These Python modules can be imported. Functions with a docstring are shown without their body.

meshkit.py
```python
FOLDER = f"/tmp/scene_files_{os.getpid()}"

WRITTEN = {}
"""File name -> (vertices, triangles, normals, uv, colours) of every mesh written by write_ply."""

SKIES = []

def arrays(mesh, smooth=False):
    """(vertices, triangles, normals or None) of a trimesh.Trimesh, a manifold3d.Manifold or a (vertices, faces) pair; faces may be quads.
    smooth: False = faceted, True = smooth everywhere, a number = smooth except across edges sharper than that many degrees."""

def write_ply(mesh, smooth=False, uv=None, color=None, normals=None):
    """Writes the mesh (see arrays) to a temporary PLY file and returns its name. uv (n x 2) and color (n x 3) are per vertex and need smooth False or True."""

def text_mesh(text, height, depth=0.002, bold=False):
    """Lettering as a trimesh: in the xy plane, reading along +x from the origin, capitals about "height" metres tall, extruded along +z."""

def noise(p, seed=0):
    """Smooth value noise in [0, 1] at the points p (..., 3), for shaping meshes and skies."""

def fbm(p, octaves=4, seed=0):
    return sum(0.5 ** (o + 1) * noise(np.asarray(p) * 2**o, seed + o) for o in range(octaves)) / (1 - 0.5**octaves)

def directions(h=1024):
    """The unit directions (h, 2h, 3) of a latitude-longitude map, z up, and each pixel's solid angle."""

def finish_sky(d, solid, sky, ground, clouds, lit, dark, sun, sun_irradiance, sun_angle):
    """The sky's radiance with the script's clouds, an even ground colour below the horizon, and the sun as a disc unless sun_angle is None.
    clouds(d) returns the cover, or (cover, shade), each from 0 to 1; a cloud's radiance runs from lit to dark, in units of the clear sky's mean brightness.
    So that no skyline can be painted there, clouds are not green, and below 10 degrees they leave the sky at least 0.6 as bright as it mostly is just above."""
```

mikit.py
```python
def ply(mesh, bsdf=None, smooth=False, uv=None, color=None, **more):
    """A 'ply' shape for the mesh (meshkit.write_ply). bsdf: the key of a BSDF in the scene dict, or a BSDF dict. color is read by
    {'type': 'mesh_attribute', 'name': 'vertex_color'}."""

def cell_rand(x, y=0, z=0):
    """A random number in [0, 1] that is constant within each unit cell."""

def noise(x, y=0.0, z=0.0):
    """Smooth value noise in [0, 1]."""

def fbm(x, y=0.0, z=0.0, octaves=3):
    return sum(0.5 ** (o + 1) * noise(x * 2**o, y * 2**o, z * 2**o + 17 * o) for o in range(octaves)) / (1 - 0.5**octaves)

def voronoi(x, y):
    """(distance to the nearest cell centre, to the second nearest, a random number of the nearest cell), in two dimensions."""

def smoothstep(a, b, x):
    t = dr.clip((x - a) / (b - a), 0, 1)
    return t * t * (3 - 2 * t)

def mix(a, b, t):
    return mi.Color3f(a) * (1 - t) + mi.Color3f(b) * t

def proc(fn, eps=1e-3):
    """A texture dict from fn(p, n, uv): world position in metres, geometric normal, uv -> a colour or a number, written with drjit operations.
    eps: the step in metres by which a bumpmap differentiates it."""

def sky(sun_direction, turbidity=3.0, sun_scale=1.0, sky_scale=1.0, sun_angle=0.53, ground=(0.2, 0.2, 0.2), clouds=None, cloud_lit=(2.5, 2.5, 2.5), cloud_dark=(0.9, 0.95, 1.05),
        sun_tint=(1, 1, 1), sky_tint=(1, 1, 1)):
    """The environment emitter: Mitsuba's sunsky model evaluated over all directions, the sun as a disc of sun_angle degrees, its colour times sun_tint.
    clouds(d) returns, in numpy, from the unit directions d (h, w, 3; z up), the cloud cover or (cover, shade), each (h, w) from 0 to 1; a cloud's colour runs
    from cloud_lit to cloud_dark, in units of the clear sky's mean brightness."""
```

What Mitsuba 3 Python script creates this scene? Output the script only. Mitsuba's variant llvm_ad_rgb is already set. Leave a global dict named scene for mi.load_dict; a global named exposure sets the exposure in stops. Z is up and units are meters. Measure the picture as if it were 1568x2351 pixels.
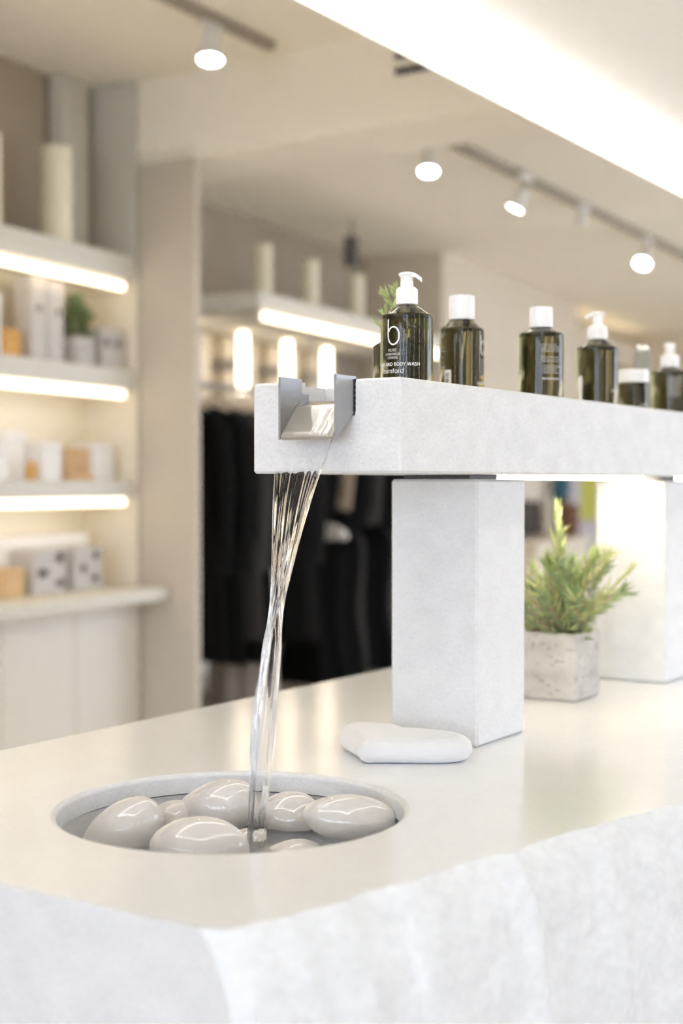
import math, random
import numpy as np
import trimesh
import drjit as dr
import mitsuba as mi
import mikit, meshkit
from mikit import proc, noise, fbm, smoothstep, mix
from manifold3d import Manifold, CrossSection, Mesh
from shapely.geometry import Polygon, LineString, Point
from shapely import affinity

ST = mi.ScalarTransform4f
rng = np.random.default_rng(7)
random.seed(7)
scene, labels = {}, {}

# ------------------------------------------------------------------ camera, sky, exposure
# x runs along the island away from the camera, y across it (left), z up; z = 0 is the eye height
exposure = 0.54
EYE = np.array([-1.3755, -0.82, 0.0])
PITCH = math.radians(-1.156)
FWD = np.array([0.8367 * math.cos(PITCH), 0.5477 * math.cos(PITCH), math.sin(PITCH)])
scene['camera'] = {
    'type': 'thinlens', 'fov': 2 * math.degrees(math.atan(784 / 3197)), 'fov_axis': 'x',
    'aperture_radius': 0.0092, 'focus_distance': 1.69, 'near_clip': 0.05, 'far_clip': 100.0,
    'to_world': ST().look_at(origin=EYE.tolist(), target=(EYE + FWD).tolist(), up=[0, 0, 1])}


def overcast(d):
    return 1.0, 0.15 + 0.5 * meshkit.fbm(d * 3.0, 3)


scene['sky'] = mikit.sky([0.6, 0.5, 0.6], sun_scale=0.0, sky_scale=37.0, clouds=overcast,
                         cloud_lit=(1.0, 1.12, 1.36), cloud_dark=(0.8, 0.93, 1.17), ground=(0.62, 0.60, 0.57))
WARM = (1.0, 0.82, 0.56)
CANOPY = (1.0, 0.975, 0.93)


def glow(rgb, k):
    return {'type': 'area', 'radiance': {'type': 'rgb', 'value': [c * k for c in rgb]}}


L_CANOPY, L_STRIP, L_TUBE, L_SPOT, L_BEAM, L_LINE = 2.2, 3.2, 4.6, 70.0, 24.0, 14.5


# ------------------------------------------------------------------ materials
def rgb(*c):
    return {'type': 'rgb', 'value': list(c)}


def diffuse(key, c):
    scene[key] = {'type': 'twosided', 'b': {'type': 'diffuse', 'reflectance': rgb(*c) if isinstance(c, tuple) else c}}


def princ(key, c, rough, **k):
    scene[key] = {'type': 'principled', 'base_color': rgb(*c) if isinstance(c, tuple) else c, 'roughness': rough, **k}


def marble_fn(p, n, uv):
    s = fbm(p.x * 300, p.y * 300, p.z * 300, 2)
    l = noise(p.x * 40, p.y * 40, p.z * 40)
    v = 0.80 + 0.10 * (s - 0.5) + 0.07 * (l - 0.5)
    d = smoothstep(0.70, 0.80, noise(p.x * 420 + 9, p.y * 420, p.z * 420))
    v = v * (1 - 0.05 * d)
    return mi.Color3f(v * 0.995, v, v * 1.005)


def rough_fn(p, n, uv):
    s = fbm(p.x * 120, p.y * 120, p.z * 120, 3)
    l = fbm(p.x * 34, p.y * 34, p.z * 34, 3)
    v = 0.81 + 0.12 * (s - 0.5) + 0.10 * (l - 0.5)
    return mi.Color3f(v * 0.975, v, v * 1.02)


def top_fn(p, n, uv):
    l = fbm(p.x * 14, p.y * 14, p.z * 14, 3)
    s = fbm(p.x * 200, p.y * 200, p.z * 200, 2)
    v = 0.84 + 0.035 * (l - 0.5) + 0.03 * (s - 0.5)
    return mi.Color3f(v * 0.985, v * 0.995, v)


def quartz_fn(p, n, uv):
    l = fbm(p.x * 28, p.y * 28, p.z * 28, 4)
    v = 0.88 + 0.20 * (l - 0.5)
    return mi.Color3f(v * 1.0, v * 0.965, v * 0.92)


def wall_fn(p, n, uv):
    l = noise(p.x * 4, p.y * 4, p.z * 4)
    v = 1 + 0.06 * (l - 0.5)
    return mi.Color3f(0.72 * v, 0.65 * v, 0.545 * v)


def concrete_fn(p, n, uv):
    l = fbm(p.x * 45, p.y * 45, p.z * 45, 4)
    pit = smoothstep(0.74, 0.82, noise(p.x * 150, p.y * 150, p.z * 150))
    v = (0.52 + 0.26 * (l - 0.5)) * (1 - 0.25 * pit)
    return mi.Color3f(v, v * 0.965, v * 0.92)


def taupe_fn(p, n, uv):
    l = noise(p.x * 5, p.y * 5, p.z * 5)
    v = 1 + 0.14 * (l - 0.5)
    return mi.Color3f(0.40 * v, 0.345 * v, 0.275 * v)


scene['marble'] = {'type': 'twosided', 'b': {'type': 'roughplastic', 'diffuse_reflectance': proc(marble_fn), 'alpha': 0.3}}
scene['stone_rough'] = {'type': 'twosided', 'b': {'type': 'diffuse', 'reflectance': proc(rough_fn)}}
scene['stone_top'] = {'type': 'twosided', 'b': {'type': 'roughplastic', 'diffuse_reflectance': proc(top_fn), 'alpha': 0.03}}
scene['quartz'] = {'type': 'principled', 'base_color': proc(quartz_fn), 'roughness': 0.025, 'eta': 1.54, 'spec_trans': 0.28, 'clearcoat': 1.0, 'clearcoat_gloss': 0.985}
diffuse('wall_paint', proc(wall_fn))
diffuse('taupe_paint', proc(taupe_fn))
diffuse('wall_paint_shaded', (0.56, 0.51, 0.44))  # the wall paint darkened in colour, since the pier catches too much light
diffuse('panel_grey', (0.60, 0.575, 0.52))
diffuse('shelf_lit_tone', (0.84, 0.78, 0.66))  # alcove panel colour brightened and warmed in place of stronger strip light
diffuse('ceiling_paint', (0.90, 0.855, 0.75))
diffuse('canopy_white', (0.82, 0.80, 0.77))
diffuse('floor_stone', (0.74, 0.69, 0.62))
diffuse('shelf_white', (0.67, 0.645, 0.59))
diffuse('cabinet_white', (0.74, 0.71, 0.65))
diffuse('concrete', proc(concrete_fn))
princ('smooth_marble', (0.68, 0.68, 0.685), 0.45, specular=0.3)
princ('steel', (0.44, 0.445, 0.45), 0.48, metallic=1.0)
princ('chute_steel', (0.40, 0.365, 0.31), 0.45, metallic=0.35)
princ('dark_metal', (0.10, 0.095, 0.09), 0.4, metallic=0.6)
princ('white_plastic', (0.86, 0.86, 0.855), 0.28, specular=0.5)
princ('black_matte', (0.015, 0.015, 0.015), 0.6)
diffuse('sealant', (0.03, 0.03, 0.03))  # near-black colour for the shade in the gap between spout plate and stone
diffuse('print_white', (0.82, 0.82, 0.80))
diffuse('print_grey', (0.42, 0.42, 0.40))
diffuse('print_gold', (0.65, 0.42, 0.15))
diffuse('print_black', (0.03, 0.03, 0.03))
diffuse('track_grey', (0.36, 0.33, 0.27))
diffuse('spot_white', (0.75, 0.74, 0.71))
diffuse('candle_wax', (0.80, 0.75, 0.60))
diffuse('box_white', (0.80, 0.78, 0.76))
diffuse('box_grey', (0.56, 0.53, 0.51))
diffuse('box_mark', (0.10, 0.09, 0.075))
diffuse('amber_card', (0.62, 0.36, 0.13))
diffuse('wood_light', (0.66, 0.46, 0.26))
diffuse('hanger_wood', (0.72, 0.62, 0.48))
diffuse('soil', (0.06, 0.045, 0.03))
diffuse('bark', (0.34, 0.25, 0.19))
for i, c in enumerate([(0.34, 0.40, 0.16), (0.26, 0.33, 0.14), (0.46, 0.48, 0.22), (0.19, 0.26, 0.12)]):
    scene[f'leaf{i}'] = {'type': 'principled', 'base_color': rgb(*c), 'roughness': 0.5, 'specular': 0.3, 'sheen': 0.2}
scene['dark_leaf'] = {'type': 'principled', 'base_color': rgb(0.10, 0.15, 0.045), 'roughness': 0.6}
for i, c in enumerate([(0.010, 0.010, 0.010), (0.018, 0.017, 0.017), (0.045, 0.042, 0.040), (0.10, 0.095, 0.09), (0.55, 0.51, 0.47), (0.24, 0.19, 0.145)]):
    diffuse(f'cloth{i}', c)
diffuse('hat_white', (0.80, 0.76, 0.71))
diffuse('lime', (0.50, 0.50, 0.12))
diffuse('lilac_grey', (0.50, 0.47, 0.50))
diffuse('teal_cloth', (0.06, 0.13, 0.17))
diffuse('brown_leather', (0.17, 0.09, 0.06))
diffuse('tube_green', (0.30, 0.31, 0.265))
princ('bright_foil', (0.92, 0.91, 0.88), 0.22, metallic=1.0)
scene['water'] = {'type': 'dielectric', 'int_ior': 1.33, 'ext_ior': 1.0}
scene['bottle_glass'] = {'type': 'dielectric', 'int_ior': 1.45, 'ext_ior': 1.0, 'specular_transmittance': rgb(0.31, 0.295, 0.18)}
scene['shoulder_glass'] = {'type': 'dielectric', 'int_ior': 1.45, 'ext_ior': 1.0, 'specular_transmittance': rgb(0.55, 0.53, 0.42)}


# ------------------------------------------------------------------ helpers
def rot_frame(px, py, deg):
    t = math.radians(deg)
    c, s = math.cos(t), math.sin(t)
    m = np.eye(4)
    m[:2, :2] = [[c, -s], [s, c]]
    m[:2, 3] = [px - c * px + s * py, py - s * px - c * py]
    return m


WING = rot_frame(2.637, 2.726, 7.0)      # the left wing of the shop stands seven degrees off the island


def at(x, y, z=0.0, deg=0.0):
    t = math.radians(deg)
    m = np.eye(4)
    m[:2, :2] = [[math.cos(t), -math.sin(t)], [math.sin(t), math.cos(t)]]
    m[:3, 3] = [x, y, z]
    return m


def tm(mesh):
    if isinstance(mesh, trimesh.Trimesh):
        return mesh
    if isinstance(mesh, (list,)):
        return trimesh.util.concatenate([tm(m) for m in mesh])
    m = mesh.to_mesh()
    return trimesh.Trimesh(np.array(m.vert_properties)[:, :3], np.array(m.tri_verts), process=False)


def box(x0, x1, y0, y1, z0, z1, ch=0.0015):
    ch = min(ch, (x1 - x0) / 2.2, (y1 - y0) / 2.2, (z1 - z0) / 2.2)
    if ch <= 0:
        b = trimesh.creation.box(extents=(x1 - x0, y1 - y0, z1 - z0))
        b.apply_translation([(x0 + x1) / 2, (y0 + y1) / 2, (z0 + z1) / 2])
        return b
    pts = []
    for X, sx in ((x0, 1), (x1, -1)):
        for Y, sy in ((y0, 1), (y1, -1)):
            for Z, sz in ((z0, 1), (z1, -1)):
                pts += [(X, Y + sy * ch, Z + sz * ch), (X + sx * ch, Y, Z + sz * ch), (X + sx * ch, Y + sy * ch, Z)]
    return tm(Manifold.hull_points(np.array(pts, float)))


def lathe(profile, n=48):
    p = np.array(profile, float)
    ang = np.arange(n) * 2 * math.pi / n
    v, f, rows = [], [], []
    for r, z in p:
        if r < 1e-9:
            rows.append([len(v)])
            v.append((0, 0, z))
        else:
            rows.append(list(range(len(v), len(v) + n)))
            v += [(r * math.cos(a), r * math.sin(a), z) for a in ang]
    for A, B in zip(rows[:-1], rows[1:]):
        for i in range(n):
            j = (i + 1) % n
            if len(A) == 1 and len(B) == 1:
                continue
            if len(A) == 1:
                f.append((A[0], B[j], B[i]))
            elif len(B) == 1:
                f.append((A[i], A[j], B[0]))
            else:
                f += [(A[i], A[j], B[j]), (A[i], B[j], B[i])]
    return trimesh.Trimesh(np.array(v), np.array(f), process=False)


def tube(points, radii, sides=8, caps=True):
    p = np.asarray(points, float)
    r = np.broadcast_to(np.asarray(radii, float), (len(p),))
    t = np.gradient(p, axis=0)
    t /= np.linalg.norm(t, axis=1, keepdims=True) + 1e-12
    ref = np.array([0.31, 0.77, 0.2]) if abs(t[0] @ np.array([0.31, 0.77, 0.2])) < 0.8 else np.array([0.9, -0.2, 0.1])
    a = np.cross(t, ref)
    a /= np.linalg.norm(a, axis=1, keepdims=True)
    b = np.cross(t, a)
    th = np.arange(sides) * 2 * math.pi / sides
    v = p[:, None] + r[:, None, None] * (np.cos(th)[None, :, None] * a[:, None] + np.sin(th)[None, :, None] * b[:, None])
    v = v.reshape(-1, 3)
    f = []
    for i in range(len(p) - 1):
        for j in range(sides):
            k = (j + 1) % sides
            q = (i * sides + j, i * sides + k, (i + 1) * sides + k, (i + 1) * sides + j)
            f += [(q[0], q[1], q[2]), (q[0], q[2], q[3])]
    if caps:
        n0 = len(v)
        v = np.vstack([v, p[:1], p[-1:]])
        e = (len(p) - 1) * sides
        for j in range(sides):
            k = (j + 1) % sides
            f += [(n0, k, j), (n0 + 1, e + j, e + k)]
    return trimesh.Trimesh(v, np.array(f), process=False)


def prism_xz(poly, y0, y1):
    """A polygon given in x, z made solid from y0 to y1."""
    m = trimesh.creation.extrude_polygon(Polygon(poly), y1 - y0, engine='earcut')
    v = m.vertices
    m.vertices = np.stack([v[:, 0], y1 - v[:, 2], v[:, 1]], 1)
    m.fix_normals()
    return m


def moved(mesh, m):
    mesh = tm(mesh).copy()
    mesh.apply_transform(m)
    return mesh


def numbered(key):
    if key not in USED:
        USED.add(key)
        return key
    k = 1
    while f'{key}_{k:03d}' in USED:
        k += 1
    USED.add(f'{key}_{k:03d}')
    return f'{key}_{k:03d}'


USED = set()


def put(name, mesh, mat, parent=None, frame=None, smooth=False, emit=None, label=None, kind=None, is_open=False):
    key = numbered(f'{parent}__{name}' if parent else name)
    mesh = tm(mesh)
    if not is_open and mesh.volume < 0:
        mesh = mesh.copy()
        mesh.invert()
    if frame is not None:
        mesh = moved(mesh, frame)
    d = mikit.ply(mesh, mat, smooth=smooth)
    if emit:
        d['emitter'] = emit
    scene[key] = d
    if label or kind:
        labels[key] = {k: v for k, v in (('label', label), ('kind', kind)) if v}
    return key


def thing(name, label, cat, group=None):
    key = numbered(name)
    labels[key] = {'label': label, 'category': cat}
    if group:
        labels[key]['group'] = group
    return key


def whole(name, label, cat, mesh, mat, group=None, **k):
    key = put(name, mesh, mat, **k)
    labels[key] = {'label': label, 'category': cat}
    if group:
        labels[key]['group'] = group
    return key


def struct(name, mesh, mat, label, **k):
    key = put(name, mesh, mat, **k)
    labels[key] = {'kind': 'structure', 'label': label}
    return key


# ------------------------------------------------------------------ the room
ZF, ZC, ZC2 = -1.25, 1.52, 1.34
struct('floor', box(-5, 11, -3.6, 5.2, ZF - 0.1, ZF, 0), 'floor_stone', 'pale grey stone shop floor')
struct('ceiling', box(-5, 2.66, -3.6, 4.5, ZC, ZC + 0.1, 0), 'ceiling_paint', 'cream ceiling over the island')
struct('ceiling_far', box(2.98, 11, -3.6, 5.2, ZC2, ZC2 + 0.1, 0), 'ceiling_paint', 'cream ceiling beyond the dropped beam')
struct('trim_1', box(2.637, 3.006, -3.5, 2.95, 1.203, ZC + 0.05, 0.004), 'ceiling_paint', 'cream dropped ceiling beam across the shop')
struct('wall_pier', box(2.637, 2.667, 2.45, 3.3, ZF, 1.25, 0.003), 'wall_paint_shaded', 'narrow beige wall pier between shelves and clothes')
struct('wall_left', [box(-9, 2.637, 2.975, 3.07, ZF, ZC + 0.06, 0), box(2.60, 5.8, 3.22, 3.32, ZF, ZC2 + 0.05, 0)], 'taupe_paint', 'taupe left wall behind shelves and clothes', frame=WING)
struct('wall_left_end', box(5.70, 8.38, 2.726, 3.32, ZF, ZC2 + 0.05, 0.004), 'wall_paint', 'beige wall block to the right of the clothes alcove', frame=WING)
struct('wall_left_recess', [box(8.33, 11, 3.22, 3.32, ZF, ZC2 + 0.05, 0), box(8.385, 11, 2.74, 2.90, 1.0, 1.19, 0.004)], 'wall_paint', 'far recess under a beige header', frame=WING)
struct('wall_back', box(10.6, 10.75, -3.6, 5.2, ZF, ZC2 + 0.05, 0), 'wall_paint', 'far end wall of the shop')


def pane_wall(a0, a1, n, pier):
    """Rectangles (a0, a1, z0, z1) of a wall with n tall openings."""
    out = [(a0, a1, ZF, -1.05), (a0, a1, 1.32, ZC + 0.08)]
    w = (a1 - a0 - pier * (n + 1)) / n
    openings = []
    for i in range(n + 1):
        x = a0 + i * (w + pier)
        out.append((x, x + pier, -1.05, 1.32))
        if i < n:
            openings.append((x + pier, x + pier + w))
    return out, openings


rects, openings_front = pane_wall(-5, 3.2, 4, 1.36)
r2, o2 = pane_wall(3.2, 10.7, 4, 0.22)
rects, openings_front = rects + r2, openings_front + o2
struct('wall_right', [box(a, b, -3.6, -3.45, z0, z1, 0) for a, b, z0, z1 in rects], 'wall_paint', 'shopfront wall with tall openings')
rects, openings_rear = pane_wall(-3.6, 3.4, 5, 0.2)
struct('wall_front', [box(-5.1, -4.95, a, b, z0, z1, 0) for a, b, z0, z1 in rects], 'wall_paint', 'street wall with tall openings')
wn = 0
for a, b in openings_front:
    wn += 1
    f = [box(a, a + 0.05, -3.56, -3.48, -1.05, 1.32, 0.002), box(b - 0.05, b, -3.56, -3.48, -1.05, 1.32, 0.002), box(a, b, -3.56, -3.48, 0.85, 0.90, 0.002)]
    struct(f'window_{wn}', f, 'dark_metal', 'dark metal shopfront window frame')
for a, b in openings_rear:
    wn += 1
    f = [box(-5.06, -4.98, a, a + 0.05, -1.05, 1.32, 0.002), box(-5.06, -4.98, b - 0.05, b, -1.05, 1.32, 0.002), box(-5.06, -4.98, a, b, 0.85, 0.90, 0.002)]
    struct(f'window_{wn}', f, 'dark_metal', 'dark metal street window frame')

t = thing('cove_light', 'warm cove light along the top of the far beige header', 'cove light')
put('strip', box(8.5, 10.4, 2.80, 2.83, 1.196, 1.212, 0.002), 'shelf_white', t, WING, emit=glow(WARM, 2.5))
put('base', box(8.48, 10.42, 2.79, 2.84, 1.1905, 1.1958, 0.001), 'shelf_white', t, WING)

# two dark air slots in the dropped beam
t = thing('air_vent', 'black slotted air vent in the face of the cream ceiling beam', 'vent')
for z in (1.426, 1.374):
    put('slot', box(2.628, 2.640, 0.75, 1.59, z - 0.011, z + 0.011, 0.002), 'black_matte', t)

# ------------------------------------------------------------------ the light canopy over the island
t = thing('canopy_light', 'bright white rectangular canopy light hung above the marble island', 'canopy light')
CX0, CX1, CY0, CY1, CZ0, CZ1 = -1.05, 3.75, -0.55, 0.762, 0.95, 1.068
put('top_panel', box(CX0, CX1, CY0, CY1, CZ1 + 0.002, CZ1 + 0.03, 0), 'canopy_white', t)
put('rim', [box(CX0 - 0.006, CX0, CY0 - 0.006, CY1 + 0.006, CZ0, CZ1 + 0.03, 0), box(CX1, CX1 + 0.006, CY0 - 0.006, CY1 + 0.006, CZ0, CZ1 + 0.03, 0),
            box(CX0, CX1, CY0 - 0.006, CY0, CZ0, CZ1 + 0.03, 0), box(CX0, CX1, CY1, CY1 + 0.006, CZ0, CZ1 + 0.03, 0)], 'canopy_white', t)
for name, z0, z1, lum in (('diffuser_band', CZ0 + 0.003, CZ1 - 0.024, L_CANOPY), ('light_line', CZ1 - 0.023, CZ1, L_LINE)):
    for x0, x1, y0, y1 in ((CX0, CX1, CY1 - 0.012, CY1 - 0.001), (CX0, CX1, CY0 + 0.001, CY0 + 0.012), (CX0 + 0.001, CX0 + 0.012, CY0 + 0.02, CY1 - 0.02), (CX1 - 0.012, CX1 - 0.001, CY0 + 0.02, CY1 - 0.02)):
        put(name, box(x0, x1, y0, y1, z0, z1, 0), 'canopy_white', t, emit=glow(CANOPY, lum))
for x in (-0.2, 2.2, 3.4):
    for y in (-0.3, 0.5):
        top = ZC if x < 2.6 else ZC2
        put('rod', tube([(x, y, CZ1 + 0.03), (x, y, top)], 0.004, 8), 'steel', t)


# ------------------------------------------------------------------ track lights
def track(label, a, b, z, x1):
    """a: start, b: deg"""
    t = thing('ceiling_track', label, 'ceiling track')
    put('rail', box(0, x1, -0.018, 0.018, z - 0.03, z, 0.002), 'track_grey', t, at(a[0], a[1], 0, b))
    return t


track('grey lighting track on the cream ceiling, above the nearest white spotlight', (0.2, 1.95), 1.8, ZC, 2.33)
track('long grey lighting track on the far ceiling, with several spotlights', (3.02, 1.776), 2.95, ZC2, 5.5)


def spotlight(label, x, y, zc, zl, r, length, aim, on=True, group=None):
    """Lamp face centred at (x, y, zl), aiming along aim, hung from the track at zc."""
    t = thing('track_spotlight', label, 'spotlight', group)
    d = np.array(aim, float)
    d /= np.linalg.norm(d)
    p = np.array([x, y, zl])
    q = p - d * length
    z = -d
    a = np.cross(z, [0.3, 0.9, 0.1])
    a /= np.linalg.norm(a)
    m = np.eye(4)
    m[:3, 0], m[:3, 1], m[:3, 2], m[:3, 3] = a, np.cross(z, a), z, p
    put('head', lathe([(r * 0.94, 0.004), (r, 0.0), (r, length * 0.3), (r * 0.72, length * 0.45), (r * 0.70, length), (0, length)], 32), 'spot_white', t, m, 35)
    put('lamp_face', lathe([(0, 0.004), (r * 0.93, 0.005), (0, 0.006)], 32), 'spot_white', t, m, emit=glow((1, 0.95, 0.86), L_SPOT) if on else None)
    put('stem', tube([tuple(q - d * 0.0 + 0.01 * d), (x - d[0] * length, y - d[1] * length, zc - 0.03)], 0.008, 10), 'track_grey', t)
    put('adapter', box(x - d[0] * length - 0.05, x - d[0] * length + 0.05, y - d[1] * length - 0.016, y - d[1] * length + 0.016, zc - 0.048, zc - 0.02, 0.003), 'spot_white', t)
    return t


spotlight('white spotlight with lit lamp, nearest and highest, at the top left', 2.175, 2.01, ZC, 1.366, 0.041, 0.10, (-0.22, -0.12, -1))
spotlight('small lit spotlight just beyond the cream ceiling beam, left of the long track', 3.20, 1.785, ZC2, 1.171, 0.036, 0.09, (-0.40, -0.2, -1))
spotlight('lit tilted spotlight hanging from the long track above the capped bottles', 4.018, 1.827, ZC2, 1.171, 0.036, 0.09, (-0.25, 0.45, -1))
spotlight('unlit grey spotlight between two lit ones on the long track', 4.80, 1.867, ZC2, 1.227, 0.026, 0.06, (0.1, 0.25, -1), on=False)
spotlight('lit spotlight farthest right on the long track, its face turned to us', 5.727, 1.915, ZC2, 1.171, 0.042, 0.09, (-0.65, 0.0, -0.8))

# ------------------------------------------------------------------ the marble island
ZT = -0.351
cx, cy, RH = -0.181, 0.1045, 0.187
top_edge = [(-0.522, -0.127), (-0.514, -0.143), (-0.47, -0.163), (-0.35, -0.192), (-0.335, -0.2015), (-0.202, -0.2225), (0.113, -0.296), (1.0, -0.49), (3.2, -1.0)]
le = LineString(top_edge)
NP = 420
s_all = np.concatenate([np.linspace(0, 1.2, 340), np.linspace(1.2, le.length, NP - 340 + 1)[1:]])
edge = np.array([le.interpolate(s).coords[0] for s in s_all])
jit = (meshkit.fbm(np.stack([edge[:, 0] * 22, edge[:, 1] * 22, 0 * edge[:, 0]], 1), 3) - 0.5) * 0.018
edge[3:-1, 1] += jit[3:-1]
outline = np.vstack([edge, [(3.2, 0.556), (-0.522, 0.556)]])
hole = Point(cx, cy).buffer(RH + 0.006, quad_segs=48)
top2d = Polygon(outline).difference(hole)
tv, tf = trimesh.creation.triangulate_polygon(top2d, engine='earcut')
top_face = trimesh.Trimesh(np.column_stack([tv, np.full(len(tv), ZT)]), tf, process=False)
if top_face.face_normals[0, 2] < 0:
    top_face.invert()
hr = np.array(hole.exterior.coords)[:-1]
nh = len(hr)
prof = [(RH + 0.006, ZT)] + [(RH + 0.006 - 0.006 * math.sin(q), ZT - 0.006 * (1 - math.cos(q))) for q in np.linspace(0.2, math.pi / 2, 6)] + [(RH, ZT - 0.024), (RH + 0.008, ZT - 0.026)]
ang = np.arctan2(hr[:, 1] - cy, hr[:, 0] - cx)
v = np.array([[(cx + r * math.cos(a), cy + r * math.sin(a), z) for a in ang] for r, z in prof]).reshape(-1, 3)
f = []
for i in range(len(prof) - 1):
    for j in range(nh):
        k = (j + 1) % nh
        q = (i * nh + j, i * nh + k, (i + 1) * nh + k, (i + 1) * nh + j)
        f += [(q[0], q[2], q[1]), (q[0], q[3], q[2])]
rim = trimesh.Trimesh(v, np.array(f), process=False)
c0 = rim.triangles_center[0]
if np.dot(rim.face_normals[nh * 10][:2], np.array([cx, cy]) - rim.triangles_center[nh * 10][:2]) < 0:
    rim.invert()
island = thing('marble_island', 'white marble island counter with a round basin and a rough-hewn front', 'counter')
put('top', top_face, 'stone_top', island, is_open=True)
put('basin_rim', rim, 'marble', island, smooth=40, is_open=True)
# rough side
zs = np.concatenate([[0, 0.0012, 0.003], np.geomspace(0.006, 0.32, 62), [0.5, 0.899]])
nrm = np.gradient(edge, axis=0)
nrm = np.stack([nrm[:, 1], -nrm[:, 0]], 1)
nrm /= np.linalg.norm(nrm, axis=1, keepdims=True)
k = np.ones(31) / 31
nrm = np.stack([np.convolve(np.pad(nrm[:, i], 15, mode='edge'), k, 'valid') for i in (0, 1)], 1)
nrm[0] = (0, -1)
nrm[:28] = nrm[:28] * 0
for i in range(28):
    w = i / 27
    d = np.array([0, -1.0]) * (1 - w) + np.array([-0.23, -0.97]) * w
    nrm[i] = d / np.linalg.norm(d)
G = np.zeros((len(zs), NP, 3))
for i, dz in enumerate(zs):
    flare = 0.046 * (1 - math.exp(-dz / 0.055))
    P3 = np.stack([edge[:, 0], edge[:, 1], np.full(NP, ZT - dz)], 1)
    bump = (meshkit.fbm(P3 * 24, 4, seed=3) - 0.5) * 0.010 + (meshkit.fbm(P3 * 85, 3, seed=9) - 0.5) * 0.0065
    o = flare + bump * min(1, dz / 0.02)
    o = np.where(np.arange(NP) == 0, flare, o)
    G[i, :, :2] = edge + nrm * o[:, None]
    G[i, :, 2] = ZT - dz
idx = np.arange(len(zs) * NP).reshape(len(zs), NP)
q = np.stack([idx[:-1, :-1], idx[1:, :-1], idx[1:, 1:], idx[:-1, 1:]], -1).reshape(-1, 4)
side = trimesh.Trimesh(G.reshape(-1, 3), np.vstack([q[:, [0, 1, 2]], q[:, [0, 2, 3]]]), process=False)
if side.face_normals[len(q) // 2][1] > 0:
    side.invert()
put('rough_front', side, 'stone_rough', island, smooth=True, is_open=True, label='rough-hewn white stone front')
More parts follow.
